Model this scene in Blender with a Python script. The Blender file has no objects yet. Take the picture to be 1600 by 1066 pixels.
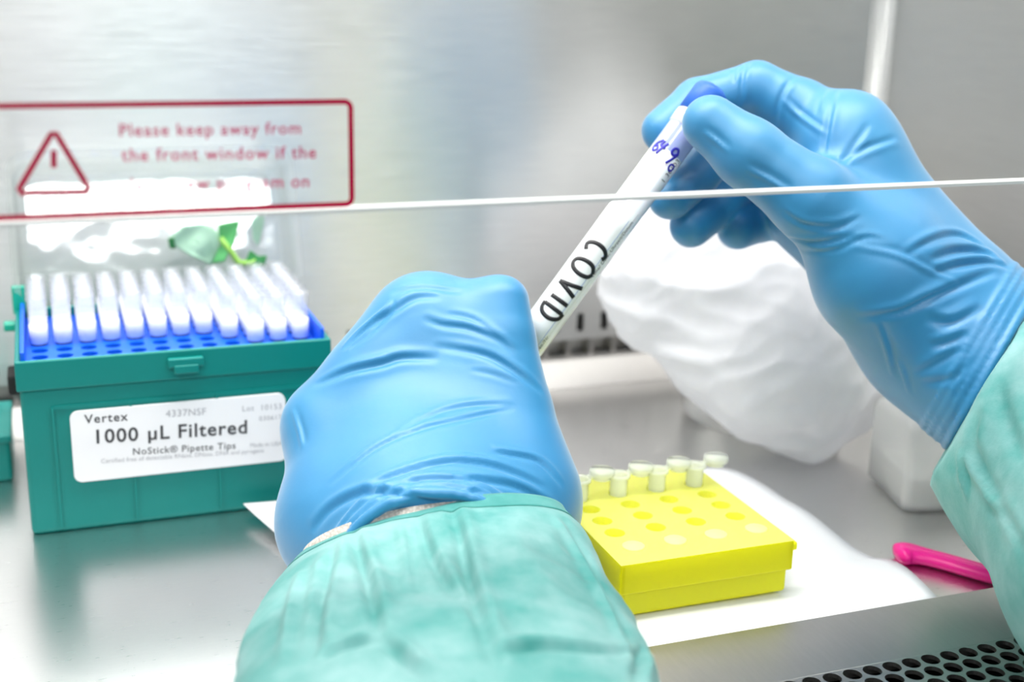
import bpy, bmesh, math, random
import numpy as np
from mathutils import Vector, Matrix, noise
from mathutils.bvhtree import BVHTree

random.seed(7)
SC = bpy.context.scene
COL = SC.collection

# ------------------------------------------------------------------ camera
F, HC = 2000.0, 0.207
ax = np.array([5600, 450, -2000.0]); ax /= np.linalg.norm(ax)
az = np.array([0.0213, .961, .2756]); az -= ax * (az @ ax); az /= np.linalg.norm(az)
ay = np.cross(az, ax)
RW = np.array([ax, ay, az])            # camera (right, up, back) -> world
CAM = np.array([0, 0, HC])

def ray(px, py): return RW @ np.array([(px - 800) / F, -(py - 533) / F, -1.0])
def P(px, py, d): return CAM + ray(px, py) * d                 # point at depth d
def G(px, py, z=0.0):
    r = ray(px, py); return CAM + r * ((z - HC) / r[2])         # point on a level plane
def W(px, py, y):
    r = ray(px, py); return CAM + r * (y / r[1])                # point on a plane facing the front

cd = bpy.data.cameras.new('camera')
cam = bpy.data.objects.new('camera', cd); COL.objects.link(cam)
M4 = Matrix.Identity(4)
for i in range(3):
    for j in range(3): M4[i][j] = RW[i][j]
    M4[i][3] = CAM[i]
cam.matrix_world = M4
cd.sensor_width = 36; cd.lens = 45; cd.clip_start = 0.01; cd.clip_end = 50
cd.dof.use_dof = True; cd.dof.focus_distance = 0.410; cd.dof.aperture_fstop = 8.2
SC.camera = cam

# ------------------------------------------------------------------ light
wd = bpy.data.worlds.new('lab_room'); SC.world = wd; wd.use_nodes = True
nt = wd.node_tree; nt.nodes['Background'].inputs['Strength'].default_value = 0.32
nt.nodes['Background'].inputs['Color'].default_value = (0.93, 0.96, 1.0, 1)

def area_lamp(name, loc, target, sx, sy, power, color=(1, 1, 1)):
    l = bpy.data.lights.new(name, 'AREA'); l.shape = 'RECTANGLE'; l.size = sx; l.size_y = sy
    l.energy = power; l.color = color
    o = bpy.data.objects.new(name, l); COL.objects.link(o); o.location = loc
    o.rotation_euler = (Vector(target) - Vector(loc)).to_track_quat('-Z', 'Y').to_euler()
    return o
area_lamp('cabinet_tube_light', (.1, .34, .68), (.12, .46, 0), .95, .03, 3.8, (1, .985, .96))
area_lamp('cabinet_tube_light', (.1, .42, .69), (.12, .5, 0), .95, .03, 3.8, (1, .985, .96))
area_lamp('lab_ceiling_and_fill_light', (.24, -1.77, 1.70), (.24, -1.77, 0), .66, .32, 22, (.97, .99, 1))
area_lamp('lab_ceiling_and_fill_light', (-.95, -1.15, 1.70), (-.95, -1.15, 0), .9, .5, 18, (.97, .99, 1))  # added panel out of view, front fill without a known source
vs = SC.view_settings
vs.view_transform = 'Standard'; vs.look = 'None'; vs.exposure = 0.2; vs.gamma = 1.0; vs.use_curve_mapping = False
SC.cycles.max_bounces = 14; SC.cycles.transparent_max_bounces = 40

# ------------------------------------------------------------------ materials
def s2l(c): return tuple(((v / 255) / 12.92 if v / 255 <= .04045 else ((v / 255 + .055) / 1.055) ** 2.4) for v in c)
class Mat:
    def __init__(s, name):
        s.m = bpy.data.materials.new(name); s.m.use_nodes = True; s.t = s.m.node_tree
        s.b = s.t.nodes['Principled BSDF']; s.out = s.t.nodes['Material Output']
    def n(s, kind, **kw):
        x = s.t.nodes.new(kind)
        for k, v in kw.items():
            if k in x.inputs: x.inputs[k].default_value = v
            else: setattr(x, k, v)
        return x
    def l(s, a, b): s.t.links.new(a, b)
    def set(s, **kw):
        for k, v in kw.items():
            k = k.replace('_', ' ')
            if isinstance(v, tuple) and len(v) == 3: v = (*v, 1)
            s.b.inputs[k].default_value = v
        return s
    def noise(s, scale, detail=4, stretch=(1, 1, 1), rough=.6):
        tc = s.n('ShaderNodeTexCoord'); mp = s.n('ShaderNodeMapping'); mp.inputs['Scale'].default_value = stretch
        nz = s.n('ShaderNodeTexNoise'); nz.inputs['Scale'].default_value = scale; nz.inputs['Detail'].default_value = detail
        nz.inputs['Roughness'].default_value = rough
        s.l(tc.outputs['Object'], mp.inputs['Vector']); s.l(mp.outputs['Vector'], nz.inputs['Vector'])
        return nz.outputs['Fac']
    def ramp(s, fac, lo, hi, p0=.3, p1=.7):
        r = s.n('ShaderNodeValToRGB'); e = r.color_ramp.elements
        e[0].position = p0; e[1].position = p1
        e[0].color = (*lo, 1) if isinstance(lo, tuple) else (lo, lo, lo, 1)
        e[1].color = (*hi, 1) if isinstance(hi, tuple) else (hi, hi, hi, 1)
        s.l(fac, r.inputs['Fac']); return r.outputs['Color']
    def bump(s, fac, strength=.2, dist=.001):
        b = s.n('ShaderNodeBump'); b.inputs['Strength'].default_value = strength; b.inputs['Distance'].default_value = dist
        s.l(fac, b.inputs['Height']); s.l(b.outputs['Normal'], s.b.inputs['Normal']); return b
    def mix_with(s, other, fac):
        mx = s.n('ShaderNodeMixShader'); mx.inputs[0].default_value = fac
        s.l(s.b.outputs[0], mx.inputs[1]); s.l(other, mx.inputs[2]); s.l(mx.outputs[0], s.out.inputs['Surface']); return mx

def plain(name, col, rough=.45, **kw):
    m = Mat(name); m.set(Base_Color=col, Roughness=rough, **kw)
    f = m.noise(60, 3); m.l(m.ramp(f, max(rough - .04, 0), min(rough + .04, 1)), m.b.inputs['Roughness'])
    return m.m

def steel(name, col, rough, stretch, aniso=0.0, bump=.05, var=1.0):
    m = Mat(name); m.set(Base_Color=col, Metallic=1.0, Roughness=rough)
    f = m.noise(40, 6, stretch, .7)
    v_ = .025 * var
    m.l(m.ramp(f, rough - v_, rough + v_), m.b.inputs['Roughness'])
    m.l(m.ramp(f, tuple(v * (1 - .05 * var) for v in col), tuple(min(1, v * (1 + .04 * var)) for v in col)), m.b.inputs['Base Color'])
    m.bump(f, bump, .0006)
    if aniso:
        tg = m.n('ShaderNodeTangent'); tg.direction_type = 'RADIAL'; tg.axis = 'Z'
        m.l(tg.outputs[0], m.b.inputs['Tangent']); m.b.inputs['Anisotropic'].default_value = aniso; m.b.inputs['Anisotropic Rotation'].default_value = .25
    return m.m
M_WALL = steel('brushed_steel_wall', (.82, .815, .805), .31, (1, 1, 14), .93)
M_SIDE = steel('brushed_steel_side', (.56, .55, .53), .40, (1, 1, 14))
M_SEAM = steel('polished_seam', (.82, .82, .82), .40, (1, 1, 14))
M_TRAY = steel('satin_steel_tray', (.72, .715, .71), .28, (3, 22, 1), 0, .003, .35)
M_GRILL = steel('satin_steel_grille', (.46, .445, .43), .36, (14, 2, 1))
M_TRIM = steel('bright_steel_trim', (.46, .45, .44), .58, (4, 1, 1))
M_DARK = plain('near_black_shade_and_pin', (.012, .012, .012), .8)  # near-black for the shade behind openings, also the dark hinge pin
M_CEIL = plain('white_painted_steel', (.85, .86, .87), .5)

def glove_mat():
    m = Mat('blue_nitrile')
    f = m.noise(900, 2); f2 = m.noise(25, 3)
    m.l(m.ramp(f2, (.005, .205, .445), (.010, .235, .48)), m.b.inputs['Base Color'])
    m.set(Roughness=.5, Specular_IOR_Level=1.0, Subsurface_Weight=.08, Subsurface_Scale=.004, Sheen_Weight=.45, Sheen_Roughness=.4)
    m.b.inputs['Subsurface Radius'].default_value = (.3, .6, 1)
    m.bump(f, .06, .0003)
    return m.m
M_GLOVE = glove_mat()

def cloth(name, lo, hi, tcol, dots=1400, trans=.3):
    m = Mat(name)
    f = m.noise(45, 5, (1, 1, 1), .65); d = m.noise(dots, 2)
    m.l(m.ramp(f, lo, hi, .32, .68), m.b.inputs['Base Color'])
    m.set(Roughness=.62, Sheen_Weight=.25)
    m.bump(d, .25, .0004)
    tr = m.n('ShaderNodeBsdfTranslucent'); tr.inputs['Color'].default_value = (*tcol, 1)
    m.mix_with(tr.outputs[0], trans)
    return m.m
M_GOWN = cloth('teal_nonwoven_gown', (.06, .40, .365), (.38, .66, .65), (.35, .78, .74))

def knit_mat():
    m = Mat('beige_rib_knit')
    w = m.n('ShaderNodeTexVoronoi'); tc = m.n('ShaderNodeTexCoord'); w.inputs['Scale'].default_value = 1100
    m.l(tc.outputs['Object'], w.inputs['Vector'])
    m.l(m.ramp(w.outputs['Distance'], (.60, .57, .52), (.40, .37, .33), .2, .8), m.b.inputs['Base Color'])
    m.set(Roughness=.9); m.bump(w.outputs['Distance'], .5, .0005)
    return m.m
M_KNIT = knit_mat()

def clear(name, tint=(1, 1, 1), haze=0.0, hcol=(1, 1, 1), rough=.03, ior=1.5, gloss=1.0, edge=0.0):
    """thin clear sheet: transparent with fresnel gloss, plus a little milky haze"""
    m = Mat(name); m.t.nodes.remove(m.b)
    t = m.n('ShaderNodeBsdfTransparent'); t.inputs['Color'].default_value = (*tint, 1)
    g = m.n('ShaderNodeBsdfGlossy'); g.inputs['Roughness'].default_value = rough
    fr = m.n('ShaderNodeFresnel'); fr.inputs['IOR'].default_value = ior
    geo = m.n('ShaderNodeNewGeometry')          # the inner side of the sheet mirrors no more than the outer one
    io = m.n('ShaderNodeMix'); io.inputs[2].default_value = ior; io.inputs[3].default_value = 1 / ior
    m.l(geo.outputs['Backfacing'], io.inputs[0]); m.l(io.outputs[0], fr.inputs['IOR'])
    mu = m.n('ShaderNodeMath', operation='MULTIPLY'); mu.inputs[1].default_value = gloss
    m.l(fr.outputs[0], mu.inputs[0])
    base = t.outputs[0]
    if haze:
        d = m.n('ShaderNodeBsdfDiffuse'); d.inputs['Color'].default_value = (*hcol, 1)
        tl = m.n('ShaderNodeBsdfTranslucent'); tl.inputs['Color'].default_value = (*hcol, 1)
        h0 = m.n('ShaderNodeMixShader'); h0.inputs[0].default_value = .5
        m.l(d.outputs[0], h0.inputs[1]); m.l(tl.outputs[0], h0.inputs[2])
        h = m.n('ShaderNodeMixShader'); h.inputs[0].default_value = haze
        if edge:                                    # paler haze at grazing angles imitates bright highlights along the edges
            lw = m.n('ShaderNodeLayerWeight'); lw.inputs['Blend'].default_value = .25
            ma = m.n('ShaderNodeMath', operation='MULTIPLY_ADD'); ma.inputs[1].default_value = edge; ma.inputs[2].default_value = haze
            m.l(lw.outputs['Facing'], ma.inputs[0]); m.l(ma.outputs[0], h.inputs[0])
        m.l(base, h.inputs[1]); m.l(h0.outputs[0], h.inputs[2]); base = h.outputs[0]
    mx = m.n('ShaderNodeMixShader')
    m.l(mu.outputs[0], mx.inputs[0]); m.l(base, mx.inputs[1]); m.l(g.outputs[0], mx.inputs[2])
    m.l(mx.outputs[0], m.out.inputs['Surface'])
    return m.m
M_GLASS = clear('sash_glass', (.985, .995, .99), 0, ior=1.35, gloss=.6)
M_LID = clear('clear_lid_plastic', (.97, .98, .97), .10, (.85, .88, .86), .06, 1.55, 1.6, .35)
M_BEAKER = clear('beaker_glass', (.97, .975, .97), .04, (.92, .92, .92), .03, 1.5, 1.6, .5)
M_TIP = clear('frosted_tip_plastic', (.98, .99, 1), .14, (.97, .97, 1), .15, 1.45)
M_MICRO = clear('clear_tube_plastic', (.99, 1, .98), .62, (.98, 1, .95), .1, 1.45, 1.0)
M_BAG = cloth('white_plastic_film', (.74, .74, .77), (.84, .84, .86), (.94, .94, .95), 300, .42)
M_BOTTLE = clear('milky_bottle_plastic', (.95, .95, .95), .62, (.95, .95, .95), .25, 1.45)
M_LIQ = plain('cloudy_liquid', (.78, .78, .74), .3)
M_GREENCAP = plain('bright_green_cap', (.01, .50, .08), .4)
M_BOX = plain('teal_green_plastic', (.0, .215, .19), .42, Specular_IOR_Level=.35)
M_BOX2 = plain('green_plastic_tab', (.0, .38, .26), .38)
M_DECK = plain('royal_blue_plastic', (.0, .115, .78), .45)
M_WHITE = plain('white_fibre_filter', (.93, .93, .95), .6)
M_LABEL = plain('white_label_paper', (.92, .92, .93), .5)
M_INK = plain('black_print', (.05, .05, .055), .6)
M_GREY = plain('grey_fine_print', (.45, .45, .47), .6)
M_MARK = plain('black_marker', (.008, .008, .010), .35)
M_BLUEINK = plain('blue_ink', (.02, .015, .42), .4)
def ink(name, col):
    m = Mat(name); m.set(Base_Color=col, Roughness=.6, Specular_IOR_Level=.1)
    f = m.noise(80, 2); m.l(m.ramp(f, tuple(v * .93 for v in col), col), m.b.inputs['Base Color'])
    tr = m.n('ShaderNodeBsdfTranslucent'); tr.inputs['Color'].default_value = (*col, 1); m.mix_with(tr.outputs[0], .55); return m.m
M_RED = ink('crimson_print', (.62, .004, .09))
M_PAPER = plain('white_paper', (.80, .80, .82), .7)
M_PINK = plain('hot_pink_plastic', (.98, .008, .30), .35)
def yellow_mat(name, col, trans):
    m = Mat(name); m.set(Base_Color=col, Roughness=.4, Subsurface_Weight=.5, Subsurface_Scale=.012)
    m.b.inputs['Subsurface Radius'].default_value = (1, .9, .2)
    tr = m.n('ShaderNodeBsdfTranslucent'); tr.inputs['Color'].default_value = (1, .97, .05, 1)
    m.mix_with(tr.outputs[0], trans); return m.m
M_YEL = yellow_mat('fluorescent_yellow_plastic', (1, .98, .01), .42)
M_YELTOP = yellow_mat('frosted_yellow_lid', (.95, .97, .20), .35)
M_YELHOLE = yellow_mat('yellow_well', (.98, .97, .01), .3)
M_PALE = plain('pale_yellow_cap', (.86, .90, .25), .5)
M_TUBE = Mat('white_sample_tube').set(Base_Color=(.90, .91, .92), Roughness=.12, Coat_Weight=.6, Coat_Roughness=.05, Subsurface_Weight=.15, Subsurface_Scale=.003).m
M_TLABEL = Mat('glossy_tube_label').set(Base_Color=(.84, .86, .85), Roughness=.2, Coat_Weight=.7, Coat_Roughness=.05).m
M_TCLEAR = Mat('tinted_tube_neck').set(Base_Color=(.42, .47, .80), Roughness=.12, Coat_Weight=.6, Coat_Roughness=.05).m
M_CAP = plain('deep_blue_cap', (.006, .11, .50), .45)
M_REFL = Mat('mottled_green_reflection')  # green of the reflected gown, as a base colour
_f = M_REFL.noise(90, 4); M_REFL.l(M_REFL.ramp(_f, (.03, .25, .05), (.35, .62, .42), .4, .6), M_REFL.b.inputs['Base Color']); M_REFL.set(Roughness=.5); M_REFL = M_REFL.m
M_REFL_STRAND = plain('yellow_green_reflection', (.28, .55, .10), .5)  # yellow-green streak of the same imitated reflection
M_LINE = plain('blue_rule_line', (.12, .2, .45), .5)

# ------------------------------------------------------------------ mesh helpers
class MB:
    def __init__(s): s.v = []; s.f = []
    def add(s, v, f):
        b = len(s.v); s.v += [tuple(map(float, p)) for p in v]; s.f += [tuple(i + b for i in q) for q in f]; return s
    def box(s, x0, x1, y0, y1, z0, z1):
        v = [(x, y, z) for z in (z0, z1) for y in (y0, y1) for x in (x0, x1)]
        return s.add(v, [(0, 2, 3, 1), (4, 5, 7, 6), (0, 1, 5, 4), (2, 6, 7, 3), (0, 4, 6, 2), (1, 3, 7, 5)])
    def loft(s, rings, closed=True, caps=True):
        n = len(rings[0]); v = [p for r in rings for p in r]; f = []
        for j in range(len(rings) - 1):
            for i in range(n if closed else n - 1):
                a = j * n + i; b = j * n + (i + 1) % n
                f.append((a, b, b + n, a + n))
        if caps:
            f.append(tuple(range(n))[::-1]); f.append(tuple(range((len(rings) - 1) * n, len(rings) * n)))
        return s.add(v, f)
    def lathe(s, prof, n=32, loc=(0, 0, 0), frame=None, caps=True):
        A = np.array(loc, float); e = np.eye(3) if frame is None else np.array(frame)
        rings = []
        for r, h in prof:
            rings.append([A + e[0] * r * math.cos(2 * math.pi * i / n) + e[1] * r * math.sin(2 * math.pi * i / n) + e[2] * h for i in range(n)])
        return s.loft(rings, True, caps)
    def tube(s, pts, r, n=8, flat=1.0, nrm=None):
        pts = [np.array(p, float) for p in pts]; rings = []
        for i, p in enumerate(pts):
            t = pts[min(i + 1, len(pts) - 1)] - pts[max(i - 1, 0)]; t /= np.linalg.norm(t) + 1e-12
            u = np.array(nrm[i], float) if nrm is not None else (np.array([0, 0, 1.]) if abs(t[2]) < .9 else np.array([1., 0, 0]))
            u = u - t * (u @ t); u /= np.linalg.norm(u); w = np.cross(t, u)
            rr = r[i] if hasattr(r, '__len__') else r
            rings.append([p + w * rr * math.cos(2 * math.pi * k / n) + u * rr * flat * math.sin(2 * math.pi * k / n) for k in range(n)])
        return s.loft(rings)
    def build(s, name, mat, parent=None, smooth=False, bevel=0.0, keep=False):
        o = mesh_obj(name, np.array(s.v), s.f, mat, parent, smooth, keep)
        if bevel:
            m = o.modifiers.new('bevel', 'BEVEL'); m.width = bevel; m.segments = 3; m.limit_method = 'ANGLE'
        return o

def root_loc(o):
    while o.parent is not None: o = o.parent
    return np.array(o.location)

def mesh_obj(name, v, f, mat, parent=None, smooth=False, keep=False):
    v = np.asarray(v, float)
    if parent is not None and not keep: v = v - root_loc(parent)
    me = bpy.data.meshes.new(name); me.from_pydata(v.tolist(), [], [list(map(int, q)) for q in f]); me.update()
    me.validate()
    bm = bmesh.new(); bm.from_mesh(me); bmesh.ops.recalc_face_normals(bm, faces=bm.faces[:]); bm.to_mesh(me); bm.free()
    me.materials.append(mat)
    if smooth: me.polygons.foreach_set('use_smooth', [True] * len(me.polygons))
    o = bpy.data.objects.new(name, me); COL.objects.link(o)
    if parent is not None: o.parent = parent
    return o

def thing(name, label, cat, loc=(0, 0, 0), group=None):
    o = bpy.data.objects.new(name, None); o.empty_display_size = .01; COL.objects.link(o); o.location = Vector(loc)
    return tag(o, label, cat, group)
def tag(o, label, cat, group=None):
    o['label'] = label; o['category'] = cat
    if group: o['group'] = group
    return o
def struct(o): o['kind'] = 'structure'; return o
def dup(root, loc, label, group=None):
    r = root.copy(); COL.objects.link(r); r.location = Vector(loc); r['label'] = label
    if group: r['group'] = group
    for ch in list(root.children):
        c = ch.copy(); COL.objects.link(c); c.parent = r
        for g in ch.children:
            d = g.copy(); COL.objects.link(d); d.parent = c
    return r

def text_data(s, spacing=1.0, bold=0.0):
    cu = bpy.data.curves.new('type', 'FONT'); cu.body = s; cu.size = 1.0; cu.space_character = spacing; cu.offset = bold
    cu.resolution_u = 3
    o = bpy.data.objects.new('type', cu); COL.objects.link(o)
    dg = bpy.context.evaluated_depsgraph_get(); me = bpy.data.meshes.new_from_object(o.evaluated_get(dg))
    v = np.array([tuple(p.co) for p in me.vertices]); f = [tuple(p.vertices) for p in me.polygons]
    bpy.data.objects.remove(o); bpy.data.curves.remove(cu); bpy.data.meshes.remove(me)
    v[:, 0] -= v[:, 0].min()
    return v, f

def wall_text(s, name, mat, parent, a, b, y, spacing=1.0, bold=0.0, depth=.0001, height=None):
    """lettering on a plane facing the front (constant y): starts at pixel a, ends at pixel b"""
    A = W(*a, y); B = W(*b, y); v, f = text_data(s, spacing, bold)
    wid = np.linalg.norm(B - A); k = wid / v[:, 0].max(); ex = (B - A) / wid; ez = np.array([-ex[2], 0, ex[0]])
    kz = k if height is None else height
    vv = A + np.outer(v[:, 0] * k, ex) + np.outer(v[:, 1] * kz, ez)
    return mesh_obj(name, vv, f, mat, parent)

def holed_plate(mb, cells, px, py, r, z, th, n=20):
    """square cells each pierced by a round hole"""
    ang = [2 * math.pi * (i + .5) / n for i in range(n)]
    for cx, cy in cells:
        sq, ci = [], []
        for a in ang:
            c, s_ = math.cos(a), math.sin(a); k = 1 / max(abs(c), abs(s_))
            sq.append((cx + c * k * px / 2, cy + s_ * k * py / 2, z)); ci.append((cx + c * r, cy + s_ * r, z))
        # corners
        lo = [(x, y, z - th) for x, y, _ in ci]
        f = []
        for i in range(n):
            j = (i + 1) % n
            f += [(i, j, n + j, n + i), (n + i, n + j, 2 * n + j, 2 * n + i)]
        b = len(mb.v); mb.add(sq + ci + lo, f)
        for sx, sy in ((1, 1), (-1, 1), (-1, -1), (1, -1)):
            cv = (cx + sx * px / 2, cy + sy * py / 2, z)
            # nearest two square points around the corner
            ds = sorted(range(n), key=lambda i: (sq[i][0] - cv[0]) ** 2 + (sq[i][1] - cv[1]) ** 2)[:2]
            k = len(mb.v); mb.v.append(cv); mb.f.append((b + ds[0], b + ds[1], k))

# ------------------------------------------------------------------ signed distance modelling (for hands, bag, sleeve)
def smin(a, b, k):
    h = np.maximum(k - np.abs(a - b), 0) / k
    return np.minimum(a, b) - h * h * k * .25
def cone(p, a, b, ra, rb):
    a = np.asarray(a, np.float32); b = np.asarray(b, np.float32); ab = b - a
    t = np.clip(((p - a) @ ab) / (ab @ ab), 0, 1)
    q = p - a - t[:, None] * ab
    return np.sqrt((q * q).sum(1)) - (ra + t * (rb - ra))
def chain(p, pts, k=.002):
    d = None
    for (a, ra), (b, rb) in zip(pts[:-1], pts[1:]):
        e = cone(p, a, b, ra, rb); d = e if d is None else smin(d, e, k)
    return d
def surface_nets(fn, lo, hi, h):
    lo = np.array(lo); n = np.ceil((np.array(hi) - lo) / h).astype(int) + 1
    g = np.stack(np.meshgrid(*[lo[i] + h * np.arange(n[i]) for i in range(3)], indexing='ij'), -1).reshape(-1, 3).astype(np.float32)
    val = np.empty(len(g), np.float32)
    for s in range(0, len(g), 400000): val[s:s + 400000] = fn(g[s:s + 400000])
    v = val.reshape(n); ins = v < 0
    cs = [(i, j, k) for i in (0, 1) for j in (0, 1) for k in (0, 1)]
    sl = lambda A, c: A[c[0]:A.shape[0] - 1 + c[0], c[1]:A.shape[1] - 1 + c[1], c[2]:A.shape[2] - 1 + c[2]]
    cnt = sum(sl(ins, c).astype(int) for c in cs); act = (cnt > 0) & (cnt < 8)
    ids = -np.ones(act.shape, int); idx = np.argwhere(act); ids[tuple(idx.T)] = np.arange(len(idx))
    acc = np.zeros((len(idx), 3)); w = np.zeros(len(idx))
    for a in cs:
        for b in cs:
            if sum(b) - sum(a) == 1 and all(y >= x for x, y in zip(a, b)):
                va = sl(v, a)[act]; vb = sl(v, b)[act]; m = (va < 0) != (vb < 0)
                t = np.where(m, va / np.where(m, va - vb, 1), 0)[:, None]
                acc += np.where(m[:, None], np.array(a) + t * (np.array(b) - np.array(a)), 0); w += m
    V = lo + h * (idx + acc / w[:, None])
    Fs = []
    for d in range(3):
        e = [0, 0, 0]; e[d] = 1; u, t = [(1, 2), (2, 0), (0, 1)][d]
        A = ins[tuple(slice(0, n[i] - e[i]) for i in range(3))]; B = ins[tuple(slice(e[i], n[i]) for i in range(3))]
        for q in np.argwhere(A != B):
            if q[u] < 1 or q[t] < 1 or q[u] >= n[u] - 1 or q[t] >= n[t] - 1: continue
            c = [q.copy() for _ in range(4)]
            c[1][u] -= 1; c[2][u] -= 1; c[2][t] -= 1; c[3][t] -= 1
            f = [ids[tuple(x)] for x in c]
            if min(f) < 0: continue
            Fs.append(f if A[tuple(q)] else f[::-1])
    return V, np.array(Fs)

def relax(V, Fq, it=3, lam=.5):
    n = len(V)
    e = np.concatenate([Fq[:, [0, 1]], Fq[:, [1, 2]], Fq[:, [2, 3]], Fq[:, [3, 0]]]); e = np.concatenate([e, e[:, ::-1]])
    deg = np.bincount(e[:, 0], minlength=n).astype(float)[:, None]
    for k in range(it):
        for l_ in (lam, -lam * 1.03):
            s = np.stack([np.bincount(e[:, 0], V[e[:, 1], i], n) for i in range(3)], 1)
            V = V + l_ * (s / np.maximum(deg, 1) - V)
    return V
def normals(V, Fq):
    fn = np.cross(V[Fq[:, 2]] - V[Fq[:, 0]], V[Fq[:, 3]] - V[Fq[:, 1]]); N = np.zeros_like(V)
    for k in range(4):
        for i in range(3): N[:, i] += np.bincount(Fq[:, k], fn[:, i], len(V))
    return N / (np.linalg.norm(N, axis=1)[:, None] + 1e-12)

def spline(pts, n):
    """dense points of a Catmull-Rom curve through 2D points"""
    p = [np.array(q, float) for q in pts]; p = [2 * p[0] - p[1]] + p + [2 * p[-1] - p[-2]]; out = []
    for i in range(1, len(p) - 2):
        for t in np.linspace(0, 1, n, endpoint=False):
            a, b, c, d = p[i - 1:i + 3]
            out.append(.5 * (2 * b + (c - a) * t + (2 * a - 5 * b + 4 * c - d) * t * t + (3 * b - a - 3 * c + d) * t ** 3))
    out.append(p[-2]); return np.array(out)

def crease(V, Fq, folds):
    """press folds (traced over the surface) into the mesh: a groove with a raised lip"""
    bvh = BVHTree.FromPolygons([Vector(p) for p in V], [tuple(q) for q in Fq]); N = normals(V, Fq)
    disp = np.zeros(len(V)); o = Vector(CAM)
    for pts, w, amp in folds:
        w *= .001; amp *= .001; L = []
        for px, py in spline(pts, 6):
            r = Vector(ray(px, py)).normalized(); h = bvh.ray_cast(o, r)
            if h[0] is not None: L.append(np.array(h[0]))
        if len(L) < 3: continue
        L = np.array(L); near = np.full(len(V), 9.0); tt = np.zeros(len(V)); side = np.zeros(len(V))
        lo = L.min(0) - 5 * w; hi = L.max(0) + 5 * w
        sel = np.where(((V > lo) & (V < hi)).all(1))[0]; vs_ = V[sel]
        bd = np.full(len(sel), 9.0); bt = np.zeros(len(sel)); bs = np.zeros(len(sel))
        for i in range(len(L) - 1):
            ab = L[i + 1] - L[i]; ll = ab @ ab
            if ll < 1e-12 or ll > 1e-4: continue
            t = np.clip(((vs_ - L[i]) @ ab) / ll, 0, 1); q = vs_ - L[i] - t[:, None] * ab; d = np.linalg.norm(q, axis=1)
            sd = np.einsum('ij,ij->i', np.cross(np.broadcast_to(ab, q.shape), q), N[sel])
            m = d < bd; bd[m] = d[m]; bt[m] = (i + t[m]) / (len(L) - 1); bs[m] = np.sign(sd[m])
        taper = np.sin(np.pi * np.clip(bt, 0, 1)) ** .6
        x = bd * bs / w
        prof = -np.exp(-x * x * 1.3) + .75 * np.exp(-((x - 1.5) / 1.1) ** 2) + .25 * np.exp(-((x + 1.7) / 1.1) ** 2)
        disp[sel] += amp * taper * prof
    return V + N * disp[:, None]

# ================================================================== SETTING
# work surface
XL, XR, YB = -.55, .434, .60
struct(MB().box(XL, XR, .318, .584, -.004, 0).build('floor', M_TRAY))
# rear ledge, then a dark gap with spacer tabs under the slotted panel
struct(MB().loft([[(x, .584, -.004), (x, .584, .0), (x, .5965, .0120), (x, .612, .0120), (x, .612, -.004)] for x in (XL, XR)]).build('trim_1', M_TRIM, bevel=.001))
slots = [.2617 + .01375 * k for k in range(-45, 12)]
mb = MB(); zs0, zs1 = .0258, .0355; z0, z1 = .0215, .72; yf, yb = YB, YB + .002
xs = [XL] + sorted([x + s * .0019 for x in slots for s in (-1, 1)]) + [XR]
for y in (yf, yb):
    mb.add([(XL, y, z0), (XR, y, z0), (XR, y, zs0), (XL, y, zs0)], [(0, 1, 2, 3)])
    mb.add([(XL, y, zs1), (XR, y, zs1), (XR, y, z1), (XL, y, z1)], [(0, 1, 2, 3)])
    for i in range(0, len(xs), 2):
        mb.add([(xs[i], y, zs0), (xs[i + 1], y, zs0), (xs[i + 1], y, zs1), (xs[i], y, zs1)], [(0, 1, 2, 3)])
for x in slots:
    a, b = x - .0019, x + .0019
    for (p, q) in (((a, zs0), (a, zs1)), ((b, zs0), (b, zs1)), ((a, zs0), (b, zs0)), ((a, zs1), (b, zs1))):
        mb.add([(p[0], yf, p[1]), (q[0], yf, q[1]), (q[0], yb, q[1]), (p[0], yb, p[1])], [(0, 1, 2, 3)])
mb.add([(XL, yf, z0), (XR, yf, z0), (XR, yb, z0), (XL, yb, z0)], [(0, 1, 2, 3)])
struct(mb.build('wall_back', M_WALL))
mb = MB()
for k in range(-45, 14): mb.box(.2565 + .0131 * k - .0012, .2565 + .0131 * k + .0012, .6025, .611, .0118, .0215)
struct(mb.build('trim_2', M_GRILL))
struct(MB().box(XL, XR, .606, .612, .0225, .72).build('wall_slot_shade', M_DARK))  # near-black sheet close behind the slots, stands in for their shade
struct(MB().box(XL, XR, .612, .615, .0, .0225).build('trim_6', M_SIDE))
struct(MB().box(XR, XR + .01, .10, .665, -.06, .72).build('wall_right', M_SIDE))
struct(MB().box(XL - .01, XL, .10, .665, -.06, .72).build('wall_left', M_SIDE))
struct(MB().box(XL, XR, .29, .665, .72, .73).build('ceiling', M_CEIL))
# bright rounded seam in the rear right corner, low ledge along the right wall
rg = []
for z in (.0155, .72):
    rg.append([(XR - .009 + .009 * math.sin(a), YB - .009 + .009 * math.cos(a), z) for a in np.linspace(0, math.pi / 2, 12)] + [(XR, YB, z)])
struct(MB().loft(rg).build('trim_3', M_SEAM, smooth=True))
struct(MB().box(XR - .012, XR, .318, .585, 0, .0155).build('trim_4', M_TRIM, bevel=.0015))
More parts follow.
